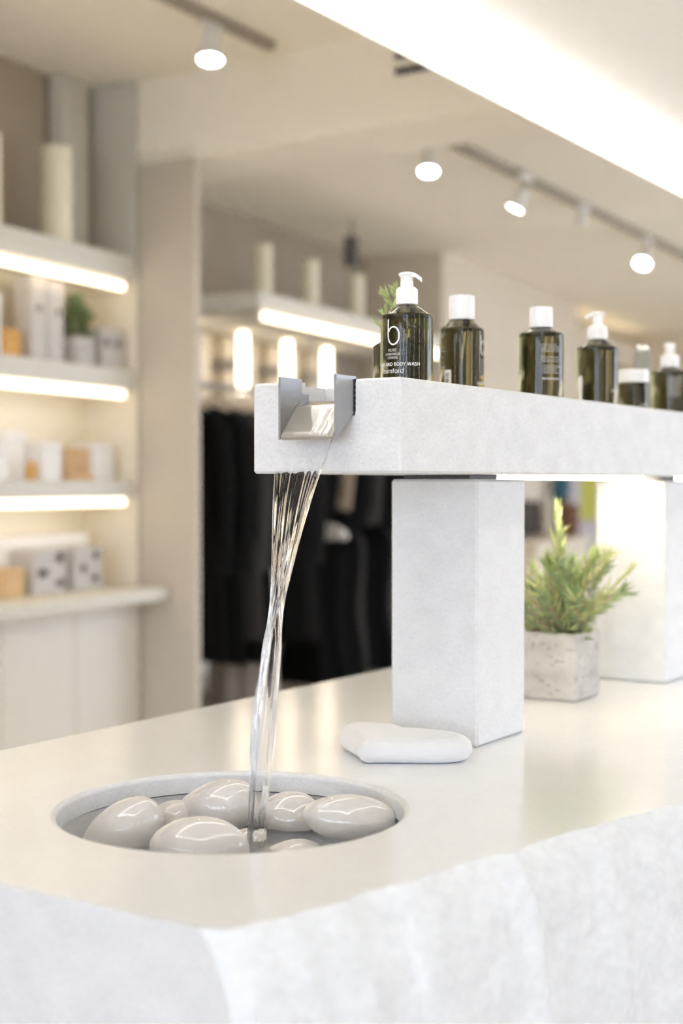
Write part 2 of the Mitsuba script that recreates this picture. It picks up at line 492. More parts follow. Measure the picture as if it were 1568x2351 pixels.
# sawn end face and back, with the end following the rough side's profile
col = G[:, 0, :]
endp = [(y, z) for _, y, z in col] + [(0.556, col[-1][2]), (0.556, ZT)]
ep = Polygon(endp)
ev, ef = trimesh.creation.triangulate_polygon(ep, engine='earcut')
endf = trimesh.Trimesh(np.column_stack([np.full(len(ev), -0.522), ev]), ef, process=False)
if endf.face_normals[0, 0] > 0:
    endf.invert()
put('end_face', endf, 'marble', island, is_open=True, label='smooth sawn end face')
put('back', [box(-0.522, 3.2, 0.552, 0.556, ZF + 0.001, ZT - 0.0005, 0), box(3.196, 3.2, -1.0, 0.55, ZF + 0.001, ZT - 0.0005, 0)], 'marble', island)
bowl = lathe([(RH + 0.004, ZT - 0.026), (RH + 0.003, -0.45), (RH - 0.02, -0.478), (0, -0.482), (0, -0.50), (RH + 0.02, -0.495), (RH + 0.02, ZT - 0.026), (RH + 0.004, ZT - 0.026)], 96)
put('basin_bowl', bowl, 'marble', island, at(cx, cy), 40)

# water standing in the basin
whole('basin_water', 'clear water standing among the quartz stones in the round basin', 'water',
      lathe([(0, -0.474), (RH - 0.02, -0.470), (RH + 0.0015, -0.447), (RH + 0.0015, -0.4025), (0, -0.4025)], 96), 'water', frame=at(cx, cy), smooth=40)

# ------------------------------------------------------------------ the beam on its pillars
BW, BZ0, BZ1 = 0.211, 0.0125, 0.1232
shelf = thing('marble_beam_shelf', 'long white marble beam on two square pillars standing on the island', 'marble shelf')
beam = Manifold.hull_points(np.array(box(0, 3.0, 0, BW, BZ0, BZ1, 0.003).vertices))


def mbox(x0, x1, y0, y1, z0, z1):
    return Manifold.cube((x1 - x0, y1 - y0, z1 - z0)).translate((x0, y0, z0))


beam = beam - mbox(0.022, 0.125, 0.022, 0.187, 0.078, 0.2) - mbox(-0.01, 0.03, 0.0612, 0.1475, 0.080, 0.2)
put('beam', beam, 'marble', shelf, label='long horizontal beam')


def pillar(x0, x1, y0, y1, dx, dy):
    b = box(x0, x1, y0, y1, ZT + 0.0005, BZ0 - 0.006, 0.0035)
    vv = b.vertices
    w = (vv[:, 2] < -0.2)
    vv[w, 0] -= dx
    vv[w, 1] += dy
    b.vertices = vv
    return b


put('pillar', pillar(0.265, 0.410, 0.0385, 0.173, 0.0, 0.0), 'marble', shelf)
put('pillar', pillar(0.975, 1.120, 0.0385, 0.173, 0.0, 0.0), 'marble', shelf)
put('pillar', pillar(2.35, 2.495, 0.0385, 0.173, 0.0, 0.0), 'marble', shelf)
for px in (0.265, 0.975, 2.35):
    put('spacer', box(px + 0.010, px + 0.092, 0.056, 0.158, BZ0 - 0.0058, BZ0 - 0.0003, 0.0005), 'dark_metal', shelf, label='dark metal spacer between beam and pillar')
for x0, x1 in ((0.428, 0.968), (1.13, 1.70), (1.74, 2.34)):
    put('light_strip', box(x0, x1, 0.078, 0.108, BZ0 - 0.0055, BZ0 - 0.0002, 0.0012), 'shelf_white', shelf, emit=glow((1, 0.88, 0.70), L_BEAM), label='glowing light strip')

# ------------------------------------------------------------------ the steel spout
spout = thing('water_spout', 'brushed steel box spout set in the end of the marble beam', 'spout')
side_r = [(0.004, 0.1262), (-0.038, 0.1262), (-0.038, 0.0516), (0.004, 0.0880)]
put('side_plate', prism_xz(side_r, 0.0625, 0.0655), 'steel', spout)
side_l = [(0.0065, 0.1262), (-0.038, 0.1262), (-0.038, 0.0516), (0.0045, 0.0830), (0.021, 0.0900), (0.021, 0.1085), (0.0085, 0.1085), (0.0065, 0.1095)]
put('side_plate', prism_xz(side_l, 0.1416, 0.1446), 'steel', spout)
# chute: flat weir, curve, then a straight ramp down to the lip
ch = [(0.024, 0.0955), (0.014, 0.0957), (0.006, 0.0948), (-0.001, 0.0925), (-0.007, 0.0885), (-0.013, 0.0828), (-0.020, 0.0752), (-0.0285, 0.0650), (-0.0376, 0.0545)]
ch = np.array(ch)
tt = np.gradient(ch, axis=0)
tt /= np.linalg.norm(tt, axis=1, keepdims=True)
nn = np.stack([tt[:, 1], -tt[:, 0]], 1)
nn *= np.sign(nn[:, 1:2])
put('chute', prism_xz(np.vstack([ch, (ch - nn * 0.0048)[::-1]]), 0.0655, 0.1416), 'chute_steel', spout, label='sloping steel chute under a film of water')
gap_z = np.linspace(0.084, 0.1228, 24)
gap_line = [(-0.0006 + 0.0 * i, z) for i, z in enumerate(gap_z)]
sv = []
m = []
for i in range(len(gap_z) - 1):
    e = 0.0612 - 0.0002 - 0.0005 * abs(math.sin(i * 2.3))
    m.append(box(-0.0008, 0.010, e, 0.0623, gap_z[i], gap_z[i + 1], 0))
put('sealant', m, 'sealant', spout, label='ragged dark strip painted as the shade of the gap along the right plate')

# water: in the cavity, over the chute and falling as a twisting stream
whole('channel_water', 'clear still water in the cavity behind the steel spout', 'water',
      box(0.0310, 0.1245, 0.0225, 0.1865, 0.0785, 0.0940, 0.0004), 'water')


def spline(xs, ys, x):
    from scipy.interpolate import PchipInterpolator
    return PchipInterpolator(xs, ys)(x)


film = ch[1:] + nn[1:] * 0.0024
fall = np.array([(-0.0480, 0.0330), (-0.0571, 0.0126), (-0.0735, -0.040), (-0.0875, -0.095), (-0.0983, -0.1374), (-0.1085, -0.190), (-0.1175, -0.238), (-0.1249, -0.286), (-0.1325, -0.345), (-0.1395, -0.4055)])
path = np.vstack([[(0.0238, 0.0979)], [(0.019, 0.0981)], film, fall])
d = np.concatenate([[0], np.cumsum(np.linalg.norm(np.diff(path, axis=0), axis=1))])
NS, NM = 420, 120
u = np.linspace(0, d[-1], NS)
PX, PZ = spline(d, path[:, 0], u), spline(d, path[:, 1], u)
tx, tz = np.gradient(PX), np.gradient(PZ)
tl = np.hypot(tx, tz)
tx, tz = tx / tl, tz / tl
nx, nz = -tz, tx
sg = np.where(nx + nz * 0.5 > 0, -1, 1)
zq = np.array([0.0991, 0.0545, 0.033, 0.0126, -0.040, -0.085, -0.1374, -0.190, -0.238, -0.30, -0.35, -0.4055])[::-1]
hy = spline(zq, np.array([0.0378, 0.0378, 0.0345, 0.0312, 0.0225, 0.0160, 0.0085, 0.0062, 0.0058, 0.0060, 0.0062, 0.0065])[::-1], np.clip(PZ, -0.4055, 0.0991))
hx = spline(zq, np.array([0.0021, 0.0015, 0.0017, 0.0022, 0.0034, 0.0046, 0.0072, 0.0150, 0.0172, 0.0170, 0.0155, 0.0140])[::-1], np.clip(PZ, -0.4055, 0.0991))
rip = spline(zq, np.array([0.0, 0.12, 0.36, 0.46, 0.50, 0.46, 0.36, 0.34, 0.34, 0.30, 0.26, 0.20])[::-1], np.clip(PZ, -0.4055, 0.0991))
yoff = spline(zq, np.array([0.10355, 0.10355, 0.1040, 0.1042, 0.1045, 0.1042, 0.1035, 0.1035, 0.1035, 0.1035, 0.1035, 0.1035])[::-1], np.clip(PZ, -0.4055, 0.0991))
th = np.arange(NM) * 2 * math.pi / NM
V = np.zeros((NS, NM, 3))
cosT, sinT = np.cos(th), np.sin(th)
for i in range(NS):
    flat = np.clip((hy[i] / hx[i] - 2) / 6, 0, 1)
    cc = np.sign(cosT) * np.abs(cosT) ** (1 - 0.25 * flat)
    yy = cc * hy[i]
    bulge = 0.55 + 1.1 * np.abs(cc) ** 8 if flat > 0 else np.ones(NM)
    bulge = flat * bulge + (1 - flat)
    side_s = (sinT > 0) * 11.0
    sc = np.stack([cc * 6.5 + side_s, np.full(NM, u[i] * 7.0), side_s], 1)
    sc2 = np.stack([cc * 15 + side_s, np.full(NM, u[i] * 16.0), side_s + 3], 1)
    r = 1 + rip[i] * 2.0 * ((meshkit.noise(sc, 5) - 0.5) + 0.55 * (meshkit.noise(sc2, 6) - 0.5))
    ss = np.sign(sinT) * np.abs(sinT) ** (1 - 0.35 * flat)
    tk = ss * hx[i] * bulge * np.clip(r, 0.25, 2.2)
    tk = tk * min(1.0, 0.15 + u[i] / 0.008)
    lat = 1 + 0.12 * rip[i] * (meshkit.noise(np.array([[u[i] * 18, 1.7, 0.3]]), 8)[0] - 0.5)
    V[i, :, 0] = PX[i] + nx[i] * tk
    V[i, :, 1] = yoff[i] + yy * lat
    V[i, :, 2] = PZ[i] + nz[i] * tk
idx = np.arange(NS * NM).reshape(NS, NM)
a, b = idx[:-1], idx[1:]
q = np.stack([a, np.roll(a, -1, 1), np.roll(b, -1, 1), b], -1).reshape(-1, 4)
vv = np.vstack([V.reshape(-1, 3), V[0].mean(0)[None], V[-1].mean(0)[None]])
n0 = NS * NM
ff = [q[:, [0, 1, 2]], q[:, [0, 2, 3]]]
j = np.arange(NM)
ff.append(np.stack([np.full(NM, n0), np.roll(j, -1), j], 1))
ff.append(np.stack([np.full(NM, n0 + 1), n0 - NM + j, n0 - NM + np.roll(j, -1)], 1))
stream = trimesh.Trimesh(vv, np.vstack(ff), process=False)
if stream.volume < 0:
    stream.invert()
whole('water_stream', 'clear twisting stream of water falling from the steel spout into the basin', 'water', stream, 'water', smooth=True)

# ------------------------------------------------------------------ quartz stones in the basin
ico = trimesh.creation.icosphere(subdivisions=4)


def stone(label, p, r, yaw, pitch, seed, egg=0.15):
    v = ico.vertices.copy()
    n = meshkit.fbm(v * 1.1 + seed * 7.3, 2, seed=seed) - 0.5
    v = v * (1 + 0.11 * n)[:, None]
    v[:, 1:] *= (1 + egg * v[:, :1])
    v = v * np.array(r)
    m = trimesh.Trimesh(v, ico.faces, process=False)
    m.apply_transform(trimesh.transformations.rotation_matrix(math.radians(pitch), [0, 1, 0]))
    m.apply_transform(trimesh.transformations.rotation_matrix(math.radians(yaw), [0, 0, 1]))
    m.apply_translation(p)
    whole('quartz_stone', label, 'stone', m, 'quartz', smooth=True)


def cam_xy(X, Y):
    """Position from right-of and ahead-of the camera, in metres."""
    return (-1.3755 + 0.5477 * X + 0.8367 * Y, -0.82 - 0.8367 * X + 0.5477 * Y)


RIGHT = -56.8   # yaw of the direction to the right of the photograph
stone('large milky quartz egg at the left rim of the basin', (*cam_xy(-0.247, 1.555), -0.389), (0.050, 0.034, 0.030), RIGHT + 8, -28, 1)
stone('small grey quartz pebble between the left egg and the big rear stone', (*cam_xy(-0.200, 1.632), -0.394), (0.026, 0.024, 0.021), RIGHT, 0, 2)
stone('big pale quartz stone at the back of the basin, left of the stream', (*cam_xy(-0.146, 1.640), -0.382), (0.050, 0.036, 0.031), RIGHT - 5, -10, 3)
stone('smooth pale quartz stone at the back of the basin, right of the stream', (*cam_xy(-0.062, 1.640), -0.394), (0.040, 0.035, 0.030), RIGHT, 8, 4)
stone('large clear oval quartz stone at the right rim of the basin', (*cam_xy(0.009, 1.560), -0.3755), (0.053, 0.033, 0.0255), RIGHT + 3, 4, 5, 0.05)
stone('round milky quartz stone at the front of the basin', (*cam_xy(-0.152, 1.485), -0.392), (0.053, 0.040, 0.036), RIGHT, 4, 6, 0.05)
stone('small grey quartz stone half under water behind the stream foot', (*cam_xy(-0.110, 1.580), -0.415), (0.028, 0.024, 0.022), RIGHT, 0, 7)
stone('flat quartz stone under water right of the stream foot', (*cam_xy(-0.058, 1.535), -0.420), (0.042, 0.032, 0.024), RIGHT + 10, -6, 8)
stone('shadowed quartz stone under water below the right oval stone', (*cam_xy(-0.008, 1.500), -0.425), (0.040, 0.034, 0.028), RIGHT - 10, 0, 9)
stone('dull quartz stone low in the middle of the basin', (*cam_xy(-0.150, 1.570), -0.444), (0.040, 0.032, 0.026), RIGHT + 30, 0, 10)

# ------------------------------------------------------------------ the heart
HX, HY = 0.62, 0.62


def heart_sdf():
    t = np.linspace(0, 2 * math.pi, 400, endpoint=False)
    x = 16 * np.sin(t) ** 3
    y = 13 * np.cos(t) - 5 * np.cos(2 * t) - 2 * np.cos(3 * t) - np.cos(4 * t)
    p = Polygon(np.stack([x, y], 1)).buffer(0)
    p = p.buffer(-2.0).buffer(2.0).buffer(1.2).buffer(-1.2)
    return p


hp = heart_sdf()
hp = affinity.scale(affinity.translate(hp, -hp.centroid.x, -hp.centroid.y), 0.0062, 0.0050, origin=(0, 0))
layers = []
R = 0.020
HH = 0.036
for q in np.concatenate([np.linspace(-1.30, -0.2, 7), np.linspace(0, math.pi / 2, 10)]):
    inset = R * (1 - math.cos(q))
    z = R * math.sin(q) * (0.85 if q > 0 else 0.8) + 0.0145
    layers.append((inset, z))
ang = np.linspace(0, 2 * math.pi, 160, endpoint=False)


def radial(inset):
    g = hp.buffer(-inset)
    g = max(getattr(g, 'geoms', [g]), key=lambda k: k.area)
    c = Point(0, 0.004)
    out = []
    for a in ang:
        ray = LineString([c, (math.cos(a), 0.004 + math.sin(a))])
        i = ray.intersection(g)
        pts = [p for k in getattr(i, 'geoms', [i]) for p in k.coords]
        out.append(max(pts, key=lambda p: p[0] ** 2 + (p[1] - 0.004) ** 2) if pts else (0, 0.004))
    return np.array(out)


rings = [np.column_stack([radial(i), np.full(len(ang), z)]) for i, z in layers]
last = rings[-1]
for s, dz in ((0.75, 0.0016), (0.5, 0.0028), (0.25, 0.0034)):
    r = last.copy()
    r[:, 0] = last[:, 0] * s
    r[:, 1] = 0.004 + (last[:, 1] - 0.004) * s
    r[:, 2] += dz
    rings.append(r)
M = len(ang)
hv = np.vstack(rings + [[(0, 0.004, rings[-1][0, 2] + 0.0004)], [(0, 0.004, rings[0][0, 2])]])
hf = []
for i in range(len(rings) - 1):
    for j in range(M):
        k2 = (j + 1) % M
        hf += [(i * M + j, i * M + k2, (i + 1) * M + k2), (i * M + j, (i + 1) * M + k2, (i + 1) * M + j)]
e = (len(rings) - 1) * M
for j in range(M):
    k2 = (j + 1) % M
    hf += [(e + j, e + k2, len(hv) - 2), (k2, j, len(hv) - 1)]
heart = trimesh.Trimesh(hv, np.array(hf), process=False)
heart.vertices[:, 2] -= heart.vertices[:, 2].min()
# tip towards the lower left of the picture
hx0, hy0 = cam_xy(0.072, 1.792)
yawh = math.degrees(math.atan2(0.5477, 0.8367))
whole('heart_stone', 'smooth white heart-shaped stone lying beside the near pillar', 'stone', heart, 'smooth_marble', frame=at(hx0, hy0, ZT + 0.0004, RIGHT + 52 - 90), smooth=True)


# ------------------------------------------------------------------ rosemary
def needle(base, d, bend, length, w):
    d = d / np.linalg.norm(d)
    n = 4
    s = np.linspace(0, 1, n)
    p = base + np.outer(s * length, d) + np.outer((s ** 2) * length * 0.35, bend)
    r = w * np.array([0.45, 1.0, 0.85, 0.12])
    return tube(p, r, 4)


def rosemary(t, frame, n_stems, spread, height, base_r, nl, nw, step, seed, mats, tall=None, stemmat='bark', zb=0.0):
    g = np.random.default_rng(seed)
    for k in range(n_stems):
        az = g.uniform(0, 2 * math.pi)
        rb = base_r * math.sqrt(g.uniform(0, 1))
        lean = spread * math.sqrt(g.uniform(0.02, 1))
        h = height * g.uniform(0.55, 0.95) * (1 - 0.35 * (lean / spread) ** 2)
        if tall and k < len(tall):
            az, lean, h = tall[k]
            rb = 0.01
        b0 = np.array([rb * math.cos(az * 1.3), rb * math.sin(az * 1.3), zb])
        tip = np.array([lean * math.cos(az), lean * math.sin(az), zb + h])
        mid = b0 * 0.55 + tip * 0.45 + np.array([0, 0, 0.10 * h]) + g.normal(0, 0.006, 3)
        s = np.linspace(0, 1, 9)[:, None]
        p = b0 * (1 - s) ** 2 + 2 * mid * s * (1 - s) + tip * s ** 2
        st = put('stem', tube(p, np.linspace(0.0016, 0.0008, 9) * nw / 0.0016, 6), stemmat, t, frame)
        L = np.linalg.norm(np.diff(p, axis=0), axis=1).sum()
        ms = []
        for q in np.arange(0.10, 1.0, step / L):
            i = min(int(q * 8), 7)
            c = p[i] + (p[i + 1] - p[i]) * (q * 8 - i)
            tdir = p[i + 1] - p[i]
            tdir /= np.linalg.norm(tdir)
            a1 = np.cross(tdir, g.normal(size=3))
            a1 /= np.linalg.norm(a1)
            for sgn in (1, -1):
                up = g.uniform(0.35, 1.1) + 0.7 * q
                ms.append(needle(c, a1 * sgn + tdir * up, tdir * g.uniform(0.2, 0.9) - a1 * sgn * 0.2, nl * g.uniform(0.65, 1.15) * (1.1 - 0.25 * q), nw * g.uniform(0.8, 1.2)))
        for _ in range(4):
            a1 = g.normal(size=3)
            ms.append(needle(p[-1], tdir * 1.4 + a1 * 0.5, tdir * 0.3, nl * 0.8, nw))
        put('needles', ms, mats[g.integers(len(mats))], st, frame, kind='stuff')


pot = thing('potted_rosemary', 'bushy green rosemary in a square concrete pot between the two pillars', 'potted plant')
PF = at(0.692, 0.0856, ZT + 0.0005)
shell = Manifold.hull_points(np.array(box(0, 0.100, 0, 0.100, 0, 0.109, 0.003).vertices)) - mbox(0.008, 0.092, 0.008, 0.092, 0.02, 0.2)
put('pot', shell, 'concrete', pot, PF, label='square pale concrete pot')
put('soil', box(0.0085, 0.0915, 0.0085, 0.0915, 0.025, 0.098, 0.004), 'soil', pot, PF)
rosemary(pot, at(0.742, 0.1356, ZT + 0.095), 44, 0.108, 0.168, 0.036, 0.034, 0.0023, 0.0135, 11,
         ['leaf0', 'leaf0', 'leaf1', 'leaf2', 'leaf3'],
         tall=[(2.0, 0.004, 0.205), (0.5, 0.02, 0.17), (-0.95, 0.10, 0.075), (-0.8, 0.115, 0.105), (3.4, 0.03, 0.17), (-0.6, 0.09, 0.125)])


# ------------------------------------------------------------------ bottles
def cyl_bend(mesh, R, ang0, z0):
    v = mesh.vertices
    a = ang0 + v[:, 0] / R
    r = R + 0.00012 + v[:, 2]
    mesh.vertices = np.stack([r * np.cos(a), r * np.sin(a), z0 + v[:, 1]], 1)
    return mesh


def text_on(text, h, R, ang, z, bold=False):
    m = meshkit.text_mesh(text, h, 0.00012, bold)
    m.apply_translation([-(m.bounds[0, 0] + m.bounds[1, 0]) / 2, 0, 0])
    return cyl_bend(m, R, ang, z)


def patch_on(x0, x1, z0, z1, R, ang, lift=0.0):
    n = max(2, int((x1 - x0) / 0.0015))
    xs = np.linspace(x0, x1, n + 1)
    m = trimesh.util.concatenate([box(a, b, z0, z1, lift, lift + 0.0001, 0) for a, b in zip(xs[:-1], xs[1:])])
    return cyl_bend(m, R, ang, 0)


def logo_b(s):
    """The thin letter of the label, 32 mm tall at s = 1."""
    stem = [(-0.0068, 0.032), (-0.0071, 0.012)]
    a = np.linspace(math.radians(200), math.radians(360 + 152), 40)
    bowl = [(0.0010 + 0.0081 * math.cos(q), 0.0112 + 0.0112 * math.sin(q)) for q in a]
    g = LineString(stem + bowl[0:]).buffer(0.00105, cap_style='flat')
    m = trimesh.creation.extrude_polygon(g if g.geom_type == 'Polygon' else max(g.geoms, key=lambda k: k.area), 0.00012, engine='earcut')
    m = m.subdivide_to_size(0.004)
    m.vertices *= np.array([s, s, 1])
    return m


def lines_on(R, ang, z0, rows, w, seed, dz=0.0032, h=0.0011):
    g = np.random.default_rng(seed)
    ms = []
    for i in range(rows):
        x = -w / 2
        end = w / 2 * g.uniform(0.3, 1.0)
        while x < end:
            l = g.uniform(0.0012, 0.0034)
            ms.append(patch_on(x, min(x + l, w / 2), z0 - i * dz, z0 - i * dz + h, R, ang))
            x += l + 0.0007
    return ms


def bottle(label, x, y, R, hs, hn, kind, p, group=None, nozzle=0.0):
    """kind 'pump': p = collar R, collar top, stem R, stem top, head top; kind 'cap': p = cap R, top."""
    key = thing('pump_bottle' if kind == 'pump' else 'capped_bottle' if kind == 'cap' else 'small_bottle', label, 'bottle', group)
    F = at(x, y, BZ1 + 0.0003)
    r0 = p[0] * 0.86
    e = 0.0022
    put('body', lathe([(0, 0), (R - 0.003, 0), (R - 0.0008, 0.0008), (R, 0.003), (R, hs - 0.003), (R - 0.0006, hs - 0.0012), (R - e, hs - 0.0004), (R - e - 0.001, hs - 0.0002), (0, hs - 0.0002)], 72), 'bottle_glass', key, F, 40)
    put('shoulder', lathe([(0, hs), (R - e, hs), (R - e - 0.0006, hs + 0.0008), (r0 + 0.0012, hn - 0.0008), (r0, hn), (r0 * 0.9, hn + 0.004), (0, hn + 0.004)], 72), 'shoulder_glass', key, F, 40)
    if kind == 'pump':
        cr, ct, sr, stt, ht = p
        put('collar', lathe([(0, hn + 0.0042), (cr - 0.002, hn + 0.0042), (cr - 0.002, hn - 0.0002), (cr, hn + 0.0008), (cr * 0.985, ct - 0.0022), (cr * 0.93, ct - 0.0006), (sr * 1.25, ct + 0.0018), (0, ct + 0.0018)], 48), 'white_plastic', key, F, 40)
        put('pump_stem', lathe([(0, ct + 0.0019), (sr * 1.05, ct + 0.0019), (sr, ct + 0.004), (sr * 0.97, stt), (0, stt)], 40), 'white_plastic', key, F, 40)
        hr = sr * 1.32
        head = [moved(lathe([(0, stt), (hr * 0.82, stt), (hr, stt + (ht - stt) * 0.45), (hr * 0.96, ht - 0.0012), (hr * 0.6, ht - 0.0001), (0, ht)], 40), np.eye(4))]
        c, s = math.cos(nozzle), math.sin(nozzle)
        hw = sr * 0.72
        beak = []
        for d, z0, z1, w in ((hr * 0.2, stt, ht - 0.0006, hw * 1.2), (hr * 1.15, stt - 0.0008, ht - 0.0022, hw), (hr * 1.68, stt - 0.0058, ht - 0.0066, hw * 0.75), (hr * 1.76, stt - 0.0064, ht - 0.0092, hw * 0.72)):
            for sgn in (-1, 1):
                for z in (z0, z1):
                    beak.append((c * d - s * sgn * w, s * d + c * sgn * w, z))
        b1 = Manifold.hull_points(np.array(beak[:8]))
        b2 = Manifold.hull_points(np.array(beak[4:]))
        head += [tm(b1), tm(b2)]
        put('pump_head', head, 'white_plastic', key, F, 35)
    elif kind == 'cap':
        cr, ct = p
        put('cap', lathe([(0, hn + 0.0042), (cr - 0.002, hn + 0.0042), (cr - 0.002, hn - 0.0002), (cr, hn + 0.0006), (cr * 0.985, ct - 0.0016), (cr * 0.95, ct - 0.0003), (cr * 0.9, ct), (0, ct)], 56), 'white_plastic', key, F, 40)
    else:
        cr, ct = p
        put('neck', lathe([(0, hn + 0.0042), (cr, hn + 0.0042), (cr, ct), (cr * 0.8, ct), (cr * 0.8, hn + 0.006), (0, hn + 0.006)], 40), 'shoulder_glass', key, F, 40)
    return key, F, math.atan2(-0.82 - y, -1.3755 - x)


# nearest pump bottle
k, F, ca = bottle('nearest dark green pump bottle, its white letter b label facing us', 0.176, 0.095, 0.0340, 0.0931, 0.1066, 'pump', (0.0143, 0.128, 0.0082, 0.1425, 0.149), nozzle=RIGHT / 57.3 - 0.25)
A = ca - math.radians(33)
put('logo', cyl_bend(logo_b(1.0), 0.0340, A + 0.02, 0.0535), 'print_white', k, F)
for txt, h, z, bold, da in (('ROSE', 0.0036, 0.0445, False, 0), ('CAMOMILE', 0.0029, 0.0398, False, 0), ('LEMON', 0.0031, 0.0352, False, 0), ('HAND AND BODY WASH', 0.0041, 0.0265, True, 0.12), ('bamford', 0.0058, 0.0172, False, 0.0)):
    put('lettering', text_on(txt, h, 0.0340, A + da, z, bold), 'print_white', k, F)
k, F, ca = bottle('dark green bottle with a plain white cap, second from the left', 0.39, 0.13, 0.0319, 0.098, 0.1105, 'cap', (0.0187, 0.1449))
put('logo', cyl_bend(logo_b(0.85), 0.0319, ca + math.radians(68), 0.060), 'print_white', k, F)
put('lettering', text_on('bamford', 0.005, 0.0319, ca + math.radians(68), 0.017), 'print_white', k, F)
put('small_print', lines_on(0.0319, ca + math.radians(66), 0.052, 8, 0.012, 3), 'print_grey', k, F)
put('gold_mark', patch_on(-0.0035, 0.0035, 0.026, 0.030, 0.0319, ca + math.radians(64)), 'print_gold', k, F)
put('small_print', lines_on(0.0319, ca - math.radians(62), 0.088, 2, 0.016, 4) + lines_on(0.0319, ca - math.radians(62), 0.070, 3, 0.018, 5) + lines_on(0.0319, ca - math.radians(62), 0.056, 2, 0.014, 6, 0.007) + lines_on(0.0319, ca - math.radians(60), 0.042, 1, 0.022, 6), 'print_grey', k, F)
put('barcode', patch_on(-0.0058, 0.0058, 0.004, 0.038, 0.0319, ca - math.radians(38)), 'print_white', k, F)
g = np.random.default_rng(2)
bars, zz = [], 0.006
while zz < 0.034:
    hgt = g.choice([0.0005, 0.0009, 0.0014])
    bars.append(patch_on(-0.0042, 0.0020, zz, zz + hgt, 0.0319, ca - math.radians(38), 0.00012))
    zz += hgt + g.choice([0.0006, 0.001, 0.0024])
put('barcode_bars', bars, 'print_black', k, F)
k, F, ca = bottle('dark green white-capped bottle in the middle of the row, covered in small print', 0.484, 0.05, 0.0327, 0.0949, 0.1032, 'cap', (0.0170, 0.133))
put('small_print', lines_on(0.0327, ca + math.radians(28), 0.076, 4, 0.030, 12) + lines_on(0.0327, ca + math.radians(28), 0.058, 3, 0.032, 13), 'print_grey', k, F)
put('small_print', lines_on(0.0327, ca + math.radians(30), 0.046, 6, 0.028, 14, 0.0022, 0.0009) + lines_on(0.0327, ca + math.radians(30), 0.026, 1, 0.030, 15, h=0.003), 'print_grey', k, F)
k, F, ca = bottle('dark brown-green pump bottle, second pump from the left', 0.692, 0.05, 0.0331, 0.0915, 0.1039, 'pump', (0.0159, 0.1246, 0.0083, 0.1415, 0.148), nozzle=(180 + RIGHT) / 57.3 - 0.15)
put('small_print', lines_on(0.0331, ca - math.radians(60), 0.084, 4, 0.012, 21), 'print_grey', k, F)
put('barcode', patch_on(-0.0045, 0.0045, 0.004, 0.046, 0.0331, ca - math.radians(52)), 'print_white', k, F)
put('lettering', text_on('bamford', 0.005, 0.0331, ca + math.radians(66), 0.020), 'print_white', k, F)
k, F, ca = bottle('farthest dark green pump bottle, cut by the right edge', 1.046, 0.06, 0.0330, 0.0777, 0.0850, 'pump', (0.0165, 0.107, 0.0083, 0.1215, 0.129), nozzle=ca)
put('small_print', lines_on(0.0330, ca + math.radians(16), 0.064, 9, 0.026, 31, 0.004, 0.0018), 'print_grey', k, F)
k, F, ca = bottle('small dark green bottle holding a rosemary sprig behind the nearest pump bottle', 0.27, 0.17, 0.030, 0.0665, 0.0780, 'open', (0.0125, 0.088))
sp = thing('rosemary_sprig', 'green rosemary sprig standing in the small bottle behind the nearest pump bottle', 'sprig')
rosemary(sp, at(0.27, 0.17, BZ1 + 0.083), 3, 0.016, 0.068, 0.003, 0.025, 0.0023, 0.015, 23, ['leaf0', 'leaf1'],
         tall=[(2.2, 0.008, 0.048), (-1.0, 0.004, 0.052), (2.1, 0.012, 0.026)], stemmat='leaf1')
# jar and tube
t = thing('cream_jar', 'small dark green jar with a white lid between two pump bottles', 'jar')
F = at(0.948, 0.09, BZ1 + 0.0003)
put('body', lathe([(0, 0), (0.024, 0), (0.0262, 0.002), (0.0262, 0.050), (0.024, 0.0530), (0, 0.0530)], 56), 'bottle_glass', t, F, 40)
put('lid', lathe([(0, 0.0532), (0.0262, 0.0532), (0.0268, 0.0545), (0.0266, 0.0742), (0.0254, 0.0760), (0, 0.0762)], 56), 'white_plastic', t, F, 40)
ca = math.atan2(-0.82 - 0.09, -1.3755 - 0.948)
put('lettering', text_on('bamford', 0.004, 0.0262, ca + math.radians(48), 0.012), 'print_white', t, F)
t = thing('cosmetic_tube', 'grey-green tube with a shiny slanted tip standing behind the white-lidded jar', 'tube')
F = at(1.143, 0.15, BZ1 + 0.0003)
tv = lathe([(0, 0.0), (0.0145, 0.0), (0.0150, 0.002), (0.0150, 0.118), (0.0135, 0.128)] + [(0, 0.128)], 40)
put('body', tv, 'tube_green', t, F, 40)
tip = lathe([(0, 0.1282), (0.0135, 0.1282), (0.0125, 0.134), (0.008, 0.139), (0, 0.140)], 40)
put('tip', tip, 'bright_foil', t, F, 40, label='shiny tip')

# ------------------------------------------------------------------ the shelving on the left
S = thing('wall_shelving', 'built-in white shelving with glowing light strips along the left wall', 'shelving')
X0, X1, YF, YB = -1.2, 2.632, 2.726, 2.966
put('back_panel', box(X0, X1, YB, YB + 0.008, -0.40, 0.80, 0), 'shelf_lit_tone', S, WING)
put('side_panel', box(X1 - 0.012, X1, YF, YB, -0.40, 0.80, 0.001), 'shelf_lit_tone', S, WING)
put('side_panel', box(X1 - 0.012, X1, YF, YB, 0.8005, 1.515, 0.001), 'panel_grey', S, WING, label='grey upper side panel')
for z0, z1 in ((0.762, 0.855), (0.352, 0.428), (-0.050, 0.012)):
    put('shelf', box(X0, X1 - 0.0125, YF + 0.001, YB, z0, z1, 0.003), 'shelf_white', S, WING)
for z in (0.738, 0.335, -0.066):
    put('light_strip', box(X0, 2.552, YF + 0.003, YF + 0.020, z - 0.0145, z + 0.0125, 0.002), 'shelf_white', S, WING, emit=glow(WARM, L_STRIP), label='glowing warm light strip')
